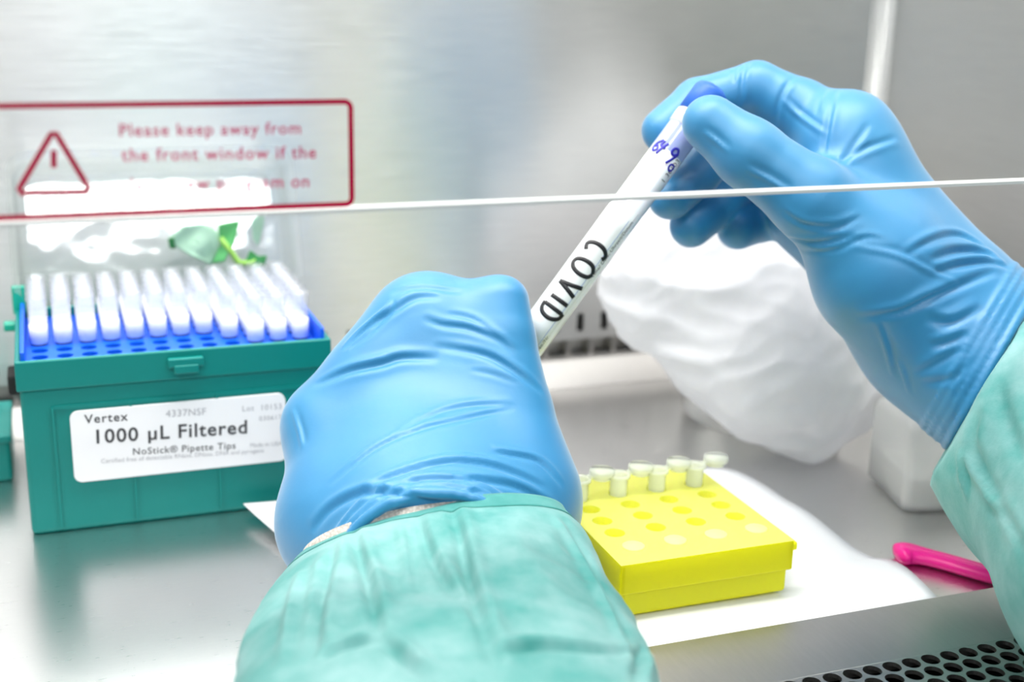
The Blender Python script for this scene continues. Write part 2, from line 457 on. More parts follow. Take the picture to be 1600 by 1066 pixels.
# raised front lip and perforated air grille
mb = MB(); mb.box(XL, XR, .2917, .3235, .0005, .004)
struct(mb.build('trim_5', M_GRILL, bevel=.0006))
mb = MB(); cells = []
for r in range(9):
    for k in range(-60, 30):
        cells.append((.2206 + .00718 * k + (.00359 if r % 2 else 0), .2888 - .0062 * r))
holed_plate(mb, cells, .00718, .0062, .00292, .004, .0014)
gr = mb.build('air_grille', M_GRILL)
tag(gr, 'perforated stainless steel air grille along the front edge of the work surface', 'grille')
struct(MB().box(XL, XR, .230, .67, -.05, -.03).box(XL, XR, .230, .236, -.03, .0035).build('floor_grille_shade', M_DARK))  # near-black box under the grille, darkens its holes in place of shade
# sliding sash pane
YS, ZS = .310, .1496
g = struct(MB().box(XL, XR, YS, YS + .005, ZS, .72).build('window_1', M_GLASS))
e = MB().box(XL, XR, YS - .0003, YS + .0053, ZS - .0006, ZS + .0003).build('polished_edge', plain('polished_glass_edge', (.66, .67, .66), .4), g)
struct(e)

# ================================================================== WARNING SIGN on the sash
YG = YS - .0002
sg = thing('warning_sign', 'red outlined warning sign with triangle and text, on the sash glass', 'sign', (W(260, 250, YG)))
def ring2d(name, pts, w, mat, parent, y, closed=True):
    """a flat printed stroke of width w along points (x,z) on the plane y"""
    pts = [np.array(p) for p in pts]; n = len(pts); L, R_ = [], []
    for i in range(n):
        a = pts[(i - 1) % n] if closed or i else pts[i]; b = pts[(i + 1) % n] if closed or i < n - 1 else pts[i]
        t = (b - a) / (np.linalg.norm(b - a) + 1e-12); nn = np.array([-t[1], t[0]])
        L.append(pts[i] + nn * w / 2); R_.append(pts[i] - nn * w / 2)
    mb = MB(); v = [(p[0], y, p[1]) for p in L] + [(p[0], y, p[1]) for p in R_]
    v += [(p[0], y + .0001, p[1]) for p in L] + [(p[0], y + .0001, p[1]) for p in R_]
    f = []
    for i in range(n if closed else n - 1):
        j = (i + 1) % n
        f += [(i, j, n + j, n + i), (2 * n + i, 3 * n + i, 3 * n + j, 2 * n + j), (i, 2 * n + i, 2 * n + j, j), (n + i, n + j, 3 * n + j, 3 * n + i)]
    mb.add(v, f); return mb.build(name, mat, parent)
def rrect(x0, x1, z0, z1, r, n=6):
    out = []
    for cx, cz, a0 in ((x1 - r, z1 - r, 0), (x0 + r, z1 - r, 90), (x0 + r, z0 + r, 180), (x1 - r, z0 + r, 270)):
        for k in range(n + 1):
            a = math.radians(a0 + 90 * k / n); out.append((cx + r * math.cos(a), cz + r * math.sin(a)))
    return out
xr = W(549, 240, YG)[0]; zt = W(300, 162, YG)[2]; zb = W(300, 329, YG)[2]
ring2d('border', rrect(-.022, xr, zb, zt, .0016), .0013, M_RED, sg, YG)
def wp(px, py): q = W(px, py, YG); return (q[0], q[2])
tri = [wp(84, 203), wp(26, 302), wp(142, 300)]
tp = []
for i in range(3):
    a, b = np.array(tri[i]), np.array(tri[(i + 1) % 3])
    for t in np.linspace(.06, .94, 8): tp.append(a + (b - a) * t)
ring2d('warning_triangle', tp, .0013, M_RED, sg, YG)
ring2d('exclamation_mark', [wp(84, 235), wp(84, 250), wp(84, 262)], .0013, M_RED, sg, YG, False)
M_REDT = ink('faded_crimson_print', (.55, .03, .12))
for s, a, b in (('Please keep away from', (187, 213), (470, 209)), ('the front window if the', (190, 252), (494, 247)), ('lamp new program on', (205, 298), (483, 292))):
    wall_text(s, 'lettering', M_REDT, sg, a, b, YG, 1.12, .012)

# ================================================================== TIP BOX
BX0, BX1, BY0, BY1 = -.0145, .1015, .475, .556
ZR, ZD = .0685, .0645
tb = thing('pipette_tip_box', 'dark green plastic tip box with white label and clear lid flipped open', 'tip box', ((BX0 + BX1) / 2, (BY0 + BY1) / 2, 0))
mb = MB(); t_ = .0022
mb.box(BX0 + .001, BX1 - .001, BY0 + .001, BY1 - .001, 0, .058)
body = mb.build('body', M_BOX, tb, bevel=.002)
mb = MB()
mb.box(BX0, BX1, BY0, BY0 + t_, .057, ZR); mb.box(BX0, BX1, BY1 - t_, BY1, .057, ZR)
mb.box(BX0, BX0 + t_, BY0 + t_, BY1 - t_, .057, ZR); mb.box(BX1 - t_, BX1, BY0 + t_, BY1 - t_, .057, ZR)
mb.build('rim', M_BOX, tb, bevel=.0007)
mb = MB()
for x in (W(95, 800, BY0)[0], W(215, 800, BY0)[0], W(347, 800, BY0)[0]): mb.box(x - .0005, x + .0005, BY0 + .0002, BY0 + .0014, .002, .050)
mb.box(W(95, 800, BY0)[0], BX1 - .002, BY0 + .0005, BY0 + .0014, .049, .0505)
mb.build('rib', M_BOX, tb)
xa, xb = W(262, 575, BY0)[0], W(318, 575, BY0)[0]
mb = MB(); mb.box(xa, xb, BY0 - .003, BY0, .0625, .066); mb.box(xa + .002, xb - .002, BY0 - .0035, BY0 - .002, .060, .0635)
mb.build('latch', M_BOX, tb, bevel=.0006)
mb = MB(); mb.box(BX0 - .0008, BX0 + .0045, BY1 - .004, BY1, ZR - .002, .0785); mb.box(BX0 - .005, BX0, BY1 - .006, BY1, .060, .0635)
mb.build('hinge_tab', M_BOX2, tb, bevel=.0008)
mb = MB(); mb.box(BX0 - .004, BX0 + .001, BY0 + .035, BY0 + .050, .045, .053); mb.build('hinge_pin', M_DARK, tb, bevel=.001)
# blue deck with holes
NX, NY, PT = 12, 8, .00896
X0, Y0 = -.0057, .4843
mb = MB(); holed_plate(mb, [(X0 + i * PT, Y0 + j * PT) for i in range(NX) for j in range(NY)], PT, PT, .0030, ZD, .004, 16)
xa, xb, ya, yb2 = X0 - PT / 2, X0 + PT * 11.5, Y0 - PT / 2, Y0 + PT * 7.5
for q in ((BX0 + t_, xa, BY0 + t_, BY1 - t_), (xb, BX1 - t_, BY0 + t_, BY1 - t_), (xa, xb, BY0 + t_, ya), (xa, xb, yb2, BY1 - t_)):
    mb.add([(q[0], q[2], ZD), (q[1], q[2], ZD), (q[1], q[3], ZD), (q[0], q[3], ZD)], [(0, 1, 2, 3)])
deck = mb.build('tip_deck', M_DECK, tb)
mb = MB()
mb.box(BX0 + t_, BX0 + t_ + .0015, BY0 + t_, BY1 - t_, ZD, .0715); mb.build('deck_wall', M_DECK, deck, bevel=.0004)
mb = MB(); mb.box(BX1 - t_ - .0015, BX1 - t_, BY0 + t_, BY1 - t_, ZD, .0725)
mb.build('deck_wall', M_DECK, deck, bevel=.0004)
# label
lb = [(3.2, 49.4), (83.2, 46.6), (82.2, 17.8), (2.8, 22.4)]
LY = BY0 - .0004
lx0, lx1, lz0, lz1 = .0030, .0828, .0200, .0480
outl = rrect(lx0, lx1, lz0, lz1, .003, 5)
mb = MB(); n = len(outl)
mb.add([(x, LY, z) for x, z in outl] + [(x, LY + .0016, z) for x, z in outl], [tuple(range(n)), tuple(range(2 * n - 1, n - 1, -1))] + [(i, n + i, n + (i + 1) % n, (i + 1) % n) for i in range(n)])
lab = mb.build('paper_label', M_LABEL, tb)
TY = LY - .00012
for s, a, b, m, sp, bo in (('Vertex', (132, 662), (200, 657), M_INK, 1.15, .012), ('4337NSF', (259, 652), (322, 648), M_GREY, 1.05, .0),
        ('1000 µL Filtered', (151, 693), (386, 677), M_INK, 1.1, .016), ('NoStick® Pipette Tips', (208, 711), (368, 701), M_INK, 1.1, .004),
        ('Lot  10153', (379, 643), (440, 639), M_GREY, 1.1, 0), ('030617', (405, 658), (440, 655), M_GREY, 1.1, 0),
        ('Made in USA', (391, 699), (441, 696), M_GREY, 1, 0), ('Certified free of detectable RNase, DNase, DNA and pyrogens', (158, 724), (412, 707), M_GREY, 1, 0)):
    wall_text(s, 'lettering', m, lab, a, b, TY, sp, bo)
# clear lid, flipped open and leaning back: shallow tray with wavy panel and rounded corners
th = math.radians(22); c_, s_ = math.cos(th), math.sin(th)
LB = np.array([0, .5665, .068]); eu = np.array([0, s_, c_]); en = np.array([0, -c_, s_])      # up the panel, out of the panel
hx0, hx1, hl, hd = BX0 + .004, BX1 - .001, .055, .030
def lid_pt(x, u, n_): return LB + np.array([x, 0, 0]) + eu * u + en * n_
def outline(x0, x1, u1, r, m=8):
    o = [(x0, 0)]
    for k in range(m + 1):
        a = math.pi - math.pi / 2 * k / m; o.append((x0 + r + r * math.cos(a), u1 - r + r * math.sin(a)))
    for k in range(m + 1):
        a = math.pi / 2 - math.pi / 2 * k / m; o.append((x1 - r + r * math.cos(a), u1 - r + r * math.sin(a)))
    return o + [(x1, 0)]
mb = MB(); rings = []
for gx, off in ((hd, .0035), (hd - .0015, .0035), (hd - .0016, .0020), (hd * .5, .001), (.003, .0), (.0008, -.0008), (0, -.003)):
    rings.append([lid_pt(x, u, gx) for x, u in outline(hx0 - off, hx1 + off, hl + off, .006 + max(off, 0))])
mb.loft(rings, False, False)
nx, ny = 70, 40; v, f = [], []
for j in range(ny + 1):
    for i in range(nx + 1):
        x = hx0 + .003 + (hx1 - hx0 - .006) * i / nx; u = (hl - .003) * j / ny
        d = .00012 * noise.noise(Vector((x * 60, u * 75, 3.3))) + .00004 * noise.noise(Vector((x * 160, u * 190, 1.3)))
        v.append(lid_pt(x, u, d))
for j in range(ny):
    for i in range(nx):
        a = j * (nx + 1) + i; f.append((a, a + 1, a + nx + 2, a + nx + 1))
mb.add(v, f)
mb.build('clear_lid', M_LID, tb, smooth=True)

# tips standing in the deck
def build_tip(label):
    t = thing('pipette_tip', label, 'pipette tip', (0, 0, 0), 'filter tips in the green tip box')
    MB().lathe([(.0018, -.012), (.0027, -.001), (.0033, .0005), (.0034, .011), (.0036, .0175), (.0040, .0178), (.0040, .0192), (.0033, .0192), (.0030, .011), (.0026, .001), (.0015, -.012)], 14, caps=False).build('tip_body', M_TIP, t, True)
    MB().lathe([(.0030, .0008), (.0034, .0010), (.00352, .0082), (.0030, .0086)], 14).build('filter', M_WHITE, t, True)
    return t
ordn = ['first', 'second', 'third', 'fourth', 'fifth', 'sixth', 'seventh', 'eighth', 'ninth', 'tenth', 'eleventh', 'twelfth']
front = [3, 3, 3, 3, 3, 3, 3, 3, 2, 1, 1, 1]
tip0 = None
for i in range(NX):
    for j in range(front[i], NY):
        if j == front[i]:
            lbl = 'frosted white-filter pipette tip, %s from the left along the front of the green box' % ordn[i]
        else:
            lbl = 'frosted pipette tip in the crowd behind the front tips of the green box'
        loc = (X0 + i * PT, Y0 + j * PT, ZD)
        if tip0 is None:
            tip0 = build_tip(lbl); tip0.location = loc
        else: dup(tip0, loc, lbl)

# solid green shapes standing in for the gown's reflection in the lid
lf = thing('gown_reflection', 'pale and dark green shapes imitating the gown reflected in the right end of the clear lid', 'reflection_shape', W(380, 415, .562))
def reflection_shape(name, pts, mat, dy, fold):
    c = np.mean(pts, 0); v = []; n = len(pts); m = 7
    for k in range(m + 1):
        for p in pts:
            q = c + (np.array(p) - c) * k / m; w = W(q[0], q[1], .570 + dy)
            v.append(w + np.array([0, fold * math.sin(q[0] * .11 + q[1] * .07) * .0016, 0]))
    f = [(k * n + i, k * n + (i + 1) % n, (k + 1) * n + (i + 1) % n, (k + 1) * n + i) for k in range(m) for i in range(n)]
    o = mesh_obj(name, v, f, mat, lf, True); s = o.modifiers.new('thick', 'SOLIDIFY'); s.thickness = .0006; return o
M_PREFL = plain('pale_green_reflection', (.42, .66, .50), .5); M_DREFL = plain('dark_green_reflection', (.03, .22, .06), .5)  # tones of the reflected gown, given to solid pieces
reflection_shape('reflection_shape', [(262, 372), (285, 352), (318, 350), (340, 362), (343, 395), (330, 415), (300, 400), (272, 385)], M_PREFL, 0, 1)
reflection_shape('reflection_shape', [(340, 350), (375, 345), (366, 378), (350, 408), (332, 412), (344, 385)], plain('mid_green_reflection', (.10, .42, .14), .5), -.002, 1)
reflection_shape('reflection_shape', [(392, 345), (412, 320), (412, 350), (404, 385), (396, 375)], M_PREFL, -.001, 1)
reflection_shape('reflection_shape', [(392, 392), (404, 400), (416, 398), (412, 415), (396, 420), (380, 417)], M_DREFL, -.003, 1)
reflection_shape('reflection_shape', [(262, 372), (272, 372), (275, 390), (266, 388)], M_DREFL, -.002, 1)
MB().tube([W(*p, .567) for p in ((345, 372), (360, 392), (372, 410), (392, 412), (404, 402))], [.0012, .0013, .0014, .0012, .0006], 8).build('reflection_strand', M_REFL_STRAND, lf, True)

# second green box mostly outside the left edge
b2 = thing('plastic_box', 'low green plastic box at the left edge behind the tip box', 'box', (-.052, .56, 0))
MB().box(-.085, -.0205, .535, .580, 0, .020).build('body', M_BOX, b2, bevel=.0015)
MB().box(-.0865, -.0198, .534, .581, .017, .0205).build('rim', M_BOX, b2, bevel=.0008)

# ================================================================== PAPER
def curve3(pts, n): 
    q = spline(pts, 12); s = np.linspace(0, len(q) - 1, n); i = np.minimum(s.astype(int), len(q) - 2)
    return q[i] + (q[i + 1] - q[i]) * (s - i)[:, None]
n = 40
Lc = curve3([(380, 787), (420, 828), (445, 868), (462, 905)], n); Rc = curve3([(1110, 733), (1165, 748), (1250, 795), (1335, 862), (1400, 885), (1466, 941)], n)
v, f = [], []
for k in range(n):
    t = k / (n - 1)
    a = G(*Lc[k], .006 * (1 - t) ** 1.5 + .0006); 
    b = G(*Rc[k], .0006)
    if k == n - 1: pass
    a = a * (1 - t ** 3) + np.array([.12, .3262, .0006]) * t ** 3
    for i in range(n):
        s = i / (n - 1); q = a * (1 - s) + b * s
        q = q + np.array([0, 0, .0016 * math.exp(-((s - 1) / .08) ** 2) * abs(math.sin(9 * t)) + .0007 * math.sin(5 * s + 3 * t) ** 2])
        q[1] = max(q[1], .3245); v.append(q)
for k in range(n - 1):
    for i in range(n - 1):
        a = k * n + i; f.append((a, a + 1, a + n + 1, a + n))
pp = mesh_obj('paper_sheet', v, f, M_PAPER, None, True)
m = pp.modifiers.new('thick', 'SOLIDIFY'); m.thickness = .0002
tag(pp, 'white paper sheet lying on the steel work surface under the yellow rack', 'paper')

# ================================================================== YELLOW RACK
rx0, rx1, ry0, ry1, rz = .168, .2335, .3445, .4185, .022
zb_ = .0024
rk = thing('tube_rack', 'fluorescent yellow plastic tube rack with round holes, on the white paper', 'rack', ((rx0 + rx1) / 2, .382, zb_))
mb = MB(); mb.box(rx0 + .0012, rx1 - .0012, ry0 + .0012, ry1 - .001, zb_, .0125); mb.build('base', M_YEL, rk, bevel=.0012)
mb = MB()
for q in ((rx0, rx1, ry0, ry0 + .002), (rx0, rx1, ry1 - .002, ry1), (rx0, rx0 + .002, ry0, ry1), (rx1 - .002, rx1, ry0, ry1)): mb.box(*q, .011, rz - .0002)
mb.build('side_wall', M_YEL, rk, bevel=.0006)
HXP, HYP = .0158, .0105
hx = [.2242 - HXP * k for k in range(4)]; hy = [.3690 + HYP * k for k in range(4)]
mb = MB(); holed_plate(mb, [(x, y) for x in hx for y in hy], HXP, HYP, .0036, rz, .0030, 24)
tx0, tx1, ty0, ty1 = hx[-1] - HXP / 2, hx[0] + HXP / 2, hy[0] - HYP / 2, hy[-1] + HYP / 2
for q in ((rx0, tx0, ry0, ry1), (tx1, rx1, ry0, ry1), (tx0, tx1, ry0, ty0), (tx0, tx1, ty1, ry1)):
    mb.add([(q[0], q[2], rz), (q[1], q[2], rz), (q[1], q[3], rz), (q[0], q[3], rz)], [(0, 1, 2, 3)])
mb.build('top_plate', M_YELTOP, rk)
MB().box(rx0 + .003, rx1 - .003, ry0 + .003, ry1 - .003, .0126, rz - .0028).build('well_floor', M_YELHOLE, rk)
mb = MB(); mb.box(rx1, rx1 + .0035, .3475, .352, .0165, .0195); mb.build('latch', M_YEL, rk, bevel=.0007)
for k in range(4):
    MB().lathe([(.0, rz + .0004), (.0036, rz + .0004), (.0040, rz + .0001), (.0040, rz - .001)], 24, (.2258 - HXP * k, .3572, 0), caps=False).build('well_cap', M_PALE, rk, True)

# microtubes standing in the rear row, lids flipped open
def microtube(name, label):
    t = thing(name, label, 'microtube', (0, 0, 0), 'microtubes in the yellow rack')
    MB().lathe([(.0012, -.007), (.0028, -.001), (.0033, .0), (.0034, .0065), (.0042, .0068), (.0042, .0080), (.0034, .0080), (.0029, .0070), (.0028, .0), (.001, -.006)], 20, caps=False).build('tube_body', M_MICRO, t, True)
    MB().lathe([(.0, .0104), (.0046, .0104), (.0047, .0098), (.0047, .0085), (.0036, .0083), (.0035, .0068), (.0026, .0066), (.0025, .0084), (.0, .0085)], 20, (.0088, 0, 0), caps=False).build('lid', M_MICRO, t, True)
    mb = MB(); mb.box(.0035, .0052, -.0012, .0012, .0076, .0086); mb.build('hinge', M_MICRO, t)
    return t
mt0 = None
order = ['rightmost', 'second from the right', 'third from the right', 'fourth from the right', 'leftmost']
for k, (x, y) in enumerate([(.2242, .4005), (.2084, .4005), (.1926, .4005), (.1768, .4005)]):
    lbl = 'clear open microtube, %s in the back row of the yellow rack' % order[k]
    if k == 3: lbl = 'clear open microtube nearest the gloved wrist, leftmost in the yellow rack'
    if mt0 is None: mt0 = microtube('microtube', lbl); mt0.location = (x, y, rz)
    else: dup(mt0, (x, y, rz), lbl)

# ================================================================== PINK SPATULA
ps = []
pth = spline([(1400, 866), (1425, 866), (1470, 876), (1540, 896), (1620, 917), (1760, 955)], 8)
for i, q in enumerate(pth):
    ps.append(G(q[0], q[1], .0031))
L = len(ps); rr = []
for i in range(L):
    t = i / (L - 1); w_ = .0046 * min(1, math.sqrt(max(1 - (1 - min(t / .08, 1)) ** 2, 0)) + .12) * (1 + .32 * math.exp(-((t - .12) / .13) ** 2)); rr.append(w_)
sp = thing('spatula', 'hot pink plastic spatula lying on the steel by the right sleeve', 'spatula', ps[0] * np.array([1, 1, 0]))
MB().tube(ps, rr, 20, .6).build('handle', M_PINK, sp, True)


# ================================================================== BOTTLE
bx0, bx1, by0, by1, bz = .3166, .3746, .3935, .4350, .0400
bt = thing('reagent_bottle', 'small milky white square bottle with green cap at the right rear', 'bottle', (bx0, by0, 0))
bt.rotation_euler = (0, 0, math.radians(-14))
def sq(x0, x1, y0, y1, r, z, n=6): return [(x, y, z) for x, y in rrect(x0, x1, y0, y1, r, n)]
cx, cy = (bx0 + bx1) / 2, (by0 + by1) / 2; nc = (bx0 + .0235, cy)
prof = [(.003, 0, .003), (.0, .002, .004), (0, .034, .004), (.0008, .037, .006), (.004, .0395, .008)]
rings = [sq(bx0 + i, bx1 - i, by0 + i, by1 - i, r, z) for i, z, r in prof]
def ell(cx, cy, r, z, m): return [(cx + r * math.cos(2 * math.pi * k / m + math.pi * 0), cy + r * math.sin(2 * math.pi * k / m), z) for k in range(m)]
mb = MB(); mb.loft(rings); mb.build('bottle_body', M_BOTTLE, bt, True)
MB().loft([sq(bx0 + .003, bx1 - .003, by0 + .003, by1 - .003, .003, z) for z in (.002, .0135)]).build('liquid', M_LIQ, bt)
MB().lathe([(.009, .0385), (.009, .0425)], 24, (*nc, 0)).build('neck', M_BOTTLE, bt, True)
pr = []
mb = MB(); rings = []
for h in (.0415, .0425, .053, .0545):
    r0 = .0115 if .042 < h < .054 else .0105
    rings.append([(nc[0] + (r0 + (.0004 if k % 2 else 0)) * math.cos(2 * math.pi * k / 60), nc[1] + (r0 + (.0004 if k % 2 else 0)) * math.sin(2 * math.pi * k / 60), h) for k in range(60)])
mb.loft(rings); mb.build('cap', M_GREENCAP, bt)

# ================================================================== BEAKER AND BAG
bc = G(1190, 640); bc = np.array([.3225, .5150, 0]); BR = .0385
bk = thing('glass_beaker', 'clear glass beaker standing behind the yellow rack, half covered by a bag', 'beaker', bc)
MB().lathe([(0, .0004), (BR - .006, .0004), (BR - .002, .002), (BR, .006), (BR, .050), (BR + .0012, .0515), (BR - .0006, .0520), (BR - .0018, .050), (BR - .0018, .007), (BR - .006, .0030), (0, .0028)], 56, bc, caps=False).build('glass_wall', M_BEAKER, bk, True)
bagp = [((1190, 330), .600, .034), ((1060, 385), .600, .022), ((1030, 455), .590, .020), ((1150, 470), .590, .036), ((1235, 500), .585, .034), ((1230, 590), .570, .024), ((1125, 548), .578, .017), ((1268, 664), .574, .0088), ((1333, 622), .582, .0088), ((1190, 618), .562, .008)]
bagc = [(P(*a, d).astype(np.float32), r) for a, d, r in bagp]
def bag_sdf(p):
    d = None
    for i, j in ((0, 1), (1, 2), (2, 3), (3, 4), (4, 5), (5, 6), (6, 2), (5, 7), (5, 8), (6, 9), (9, 7), (0, 4), (7, 8), (9, 5)):
        e = cone(p, bagc[i][0], bagc[j][0], bagc[i][1], bagc[j][1]); d = e if d is None else smin(d, e, .018)
    q = p - bc.astype(np.float32); rad = np.sqrt(q[:, 0] ** 2 + q[:, 1] ** 2)
    wall = np.maximum(np.abs(rad - (BR - .0005)) - .0040, q[:, 2] - .0565)
    base = np.maximum(rad - BR, np.abs(q[:, 2]) - .007)
    d = np.maximum(d, -np.minimum(wall, base))
    return np.maximum(d, -(p[:, 2] - .001))
V, Q = surface_nets(bag_sdf, (.225, .42, .0), (.432, .596, .19), .0019)
V = relax(V, Q, 2); N = normals(V, Q)
for i in range(len(V)):
    q = Vector(V[i]); wv = noise.noise_vector(q * 22) * .010; a = q + wv
    fu, fv = a.x + a.z * .55, a.z - a.x * .35
    r = 1 - abs(noise.noise(Vector((fu * 26, a.y * 22, fv * 62)))) * 2; r2 = 1 - abs(noise.noise(Vector((fu * 60, a.y * 60, fv * 130 + 5)))) * 2
    rad = math.hypot(V[i][0] - bc[0], V[i][1] - bc[1]); k = 1.0
    if V[i][2] < .062: k = min(1, max(0, (abs(rad - BR) - .0045) / .006))
    V[i] += N[i] * k * (.0030 * (r - .55) + .0009 * (r2 - .5))
V[:, 1] = np.minimum(V[:, 1], .5975); V[:, 2] = np.maximum(V[:, 2], .001); V[:, 0] = np.minimum(V[:, 0], .431)
bag = mesh_obj('plastic_bag', V, Q, M_BAG, None, True)
tag(bag, 'crumpled translucent white plastic bag draped over the glass beaker', 'bag')

# ================================================================== SAMPLE TUBE
DT = .4605
A3 = P(815, 551, DT); B3 = P(1117, 138, DT)
axis = (B3 - A3) / np.linalg.norm(B3 - A3); TR = .00635; TL = np.linalg.norm(B3 - A3)
view = -ray(960, 350); view = view - axis * (view @ axis); view /= np.linalg.norm(view); sidev = np.cross(view, axis)
if sidev @ (P(1000, 400, .46) - P(960, 350, .46)) < 0: sidev = -sidev       # points to the lower right in the photo
st = thing('sample_tube', 'long white sample tube marked COVID, held between the two gloved hands', 'tube', A3)
fr = (view, sidev, axis)
def on_axis(px, py):
    """length along the tube of the axis point seen nearest to this pixel"""
    a2 = np.array([815., 551]); d2 = np.array([302., -413]); return TL * ((np.array([px, py]) - a2) @ d2) / (d2 @ d2)
def tpt(u, ang, r=TR): return A3 + axis * u + (view * math.cos(ang) + sidev * math.sin(ang)) * r
uc = on_axis(1082, 195); un = on_axis(1062, 222)
MB().lathe([(0.0, -.004), (.003, -.0035), (.0055, -.001), (TR, .002), (TR, un - .006)], 48, A3, fr).build('tube_body', M_TUBE, st, True)
nk = MB().lathe([(TR, un - .006), (TR, uc - .003)], 48, A3, fr, False).build('neck', M_TCLEAR, st, True)
MB().lathe([(TR - .0006, uc - .0035), (TR + .0004, uc - .003), (TR + .0004, uc + .002), (TR - .0003, uc + .003)], 48, A3, fr).build('collar', M_TUBE, st, True)
MB().lathe([(TR - .0004, uc + .003), (TR + .0003, uc + .0035), (TR + .0003, TL - .0025), (TR - .0004, TL - .001), (TR - .002, TL)], 48, A3, fr).build('cap', M_CAP, st, True)
# paper label wrapped round the lower part
u0, u1 = .004, on_axis(985, 330); rings = []
for u in np.linspace(u0, u1, 8): rings.append([tpt(u, a, TR + .00012) for a in np.linspace(-1.35, .80, 30)] + [tpt(u, a, TR) for a in np.linspace(.80, -1.35, 30)])
tl = MB().loft(rings).build('paper_label', M_TLABEL, st, True)
MB().tube([tpt(u, .52, TR + .00014) for u in np.linspace(.004, u1 - .004, 20)], .00009, 5).build('rule_line', M_LINE, tl)
# handwriting: strokes in letter boxes, wrapped on the tube
def stroke_obj(name, strokes, org_u, org_a, size, w, mat, along, parent, rr_=.00016):
    """along=+1: the writing runs down the tube, letters' tops to the lower right; along=0: across it, tops towards the cap"""
    mb = MB()
    for stt in strokes:
        q = spline(stt, 7); pts, nr = [], []
        for x, y in q:
            if along: u = org_u - x * size; a = org_a + (y * size) / TR
            else: u = org_u + y * size; a = org_a + x * size / TR
            pts.append(tpt(u, a, TR + rr_)); nr.append(view * math.cos(a) + sidev * math.sin(a))
        mb.tube(pts, w, 8, .18, nr)
    return mb.build(name, mat, parent, True)
u_of = lambda px, py: on_axis(px, py)
LS = .0088
def letter(strokes, px, py): return stroke_obj('hand_lettering', strokes, u_of(px, py), -.72, LS, .0008, M_MARK, 1, tl)
letter([[(.42, .92), (.25, 1.0), (.06, .80), (.0, .50), (.06, .2), (.22, .02), (.45, .14)]], 935, 385)
letter([[(.30, 1.0), (.06, .82), (.0, .5), (.1, .12), (.30, .0), (.52, .16), (.60, .5), (.52, .86), (.30, 1.0)]], 916, 410)
letter([[(.0, 1.0), (.16, .5), (.26, .02)], [(.26, .02), (.38, .5), (.50, .92)]], 893, 441)
letter([[(.10, .92), (.10, .1)]], 874, 466)
letter([[(.06, .95), (.04, .05)], [(.02, .98), (.30, .92), (.48, .6), (.44, .25), (.26, .06), (.0, .02)]], 864, 480)
S6 = [[(.5, 1), (.12, .62), (.02, .25), (.22, 0), (.44, .2), (.3, .46), (.06, .3)]]
S4 = [[(.62, 1.0), (.55, .6), (.95, .5)], [(.95, .95), (.72, .4), (.6, -.1)]]
S9 = [[(.52, .72), (.36, 1.0), (.12, .92), (.1, .62), (.32, .55), (.52, .76), (.40, .35), (.18, -.15)]]
S0 = [[(.3, .62), (.08, .5), (.06, .2), (.28, .02), (.50, .18), (.50, .5), (.3, .62)]]
ux = u_of(1047, 240)
stroke_obj('hand_lettering', S6 + S4, ux - .0034, -1.0, .0050, .00046, M_BLUEINK, 0, st)
stroke_obj('hand_lettering', S9, ux - .004, .08, .0056, .00046, M_BLUEINK, 0, st)
stroke_obj('hand_lettering', S0, ux - .0062, .50, .0042, .0004, M_BLUEINK, 0, st)
def tube_text(s, u_start, u_end, ang, mat, parent):
    v, f = text_data(s, 1.05); k = (u_end - u_start) / v[:, 0].max()
    pts = [tpt(u_start + x * k, ang - (y * k) / TR, TR + .0002) for x, y, _ in v]
    return mesh_obj('printing', pts, f, mat, parent)
tube_text('Time/ Date, Uhrzeit/Datum', u_of(927, 437), u_of(990, 352), .84, M_INK, st)
tube_text('Lab No./Nr.', u_of(838, 565), u_of(862, 528), .80, M_INK, st)
tube_text('1 30103', u_of(1040, 290), u_of(1064, 258), .95, M_INK, st)

# ================================================================== PERSON: gloved hands and gown sleeves
pe = thing('person', 'person in blue gloves and green gown, holding the sample tube with both hands', 'person', (.10, .26, 0))
def J(px, py, d, r): return (P(px, py, d / 1000.0), r / 1000.0)

# --- left hand: back of the hand towards the viewer, fingers closed round the tube's foot
wL = [J(545, 815, 424, 19), J(660, 815, 424, 24), J(790, 795, 428, 20)]
mc = {'i': J(722, 525, 452, 13.5), 'm': J(664, 514, 452, 13.5), 'r': J(602, 592, 449, 13.5), 'p': J(516, 668, 444, 13.5)}
left_palm = [(wL[0], mc['p']), (wL[0], mc['r']), (wL[1], mc['r']), (wL[1], mc['m']), (wL[2], mc['m']), (wL[2], mc['i']), (wL[0], wL[1]), (wL[1], wL[2]), (mc['i'], mc['m']), (mc['m'], mc['r']), (mc['r'], mc['p'])]
left_fore = [(J(668, 815, 420, 30.5), J(684, 960, 376, 29.5))]
left_fingers = [
    [mc['i'], J(735, 500, 474, 10), J(775, 535, 482, 8.8), J(812, 580, 478, 7.8)],
    [mc['m'], J(672, 490, 476, 10.5), J(705, 530, 494, 9.2), J(775, 590, 492, 8.2)],
    [mc['r'], J(597, 528, 474, 10.2), J(640, 590, 492, 9), J(715, 640, 490, 8)],
    [mc['p'], J(520, 615, 470, 9.5), J(570, 670, 484, 8.5), J(650, 700, 484, 7.5)]]
left_thumb = [J(822, 752, 430, 13.5), J(805, 640, 438, 12), J(788, 532, 442, 10.6), J(784, 473, 445, 9.6)]
def left_sdf(p):
    d = None
    for a, b in left_palm:
        e = cone(p, a[0], b[0], a[1], b[1]); d = e if d is None else smin(d, e, .014)
    for a, b in left_fore: d = smin(d, cone(p, a[0], b[0], a[1], b[1]), .02)
    d = smin(d, chain(p, left_thumb), .011)
    for fg in left_fingers: d = smin(d, chain(p, fg), .006)
    return d
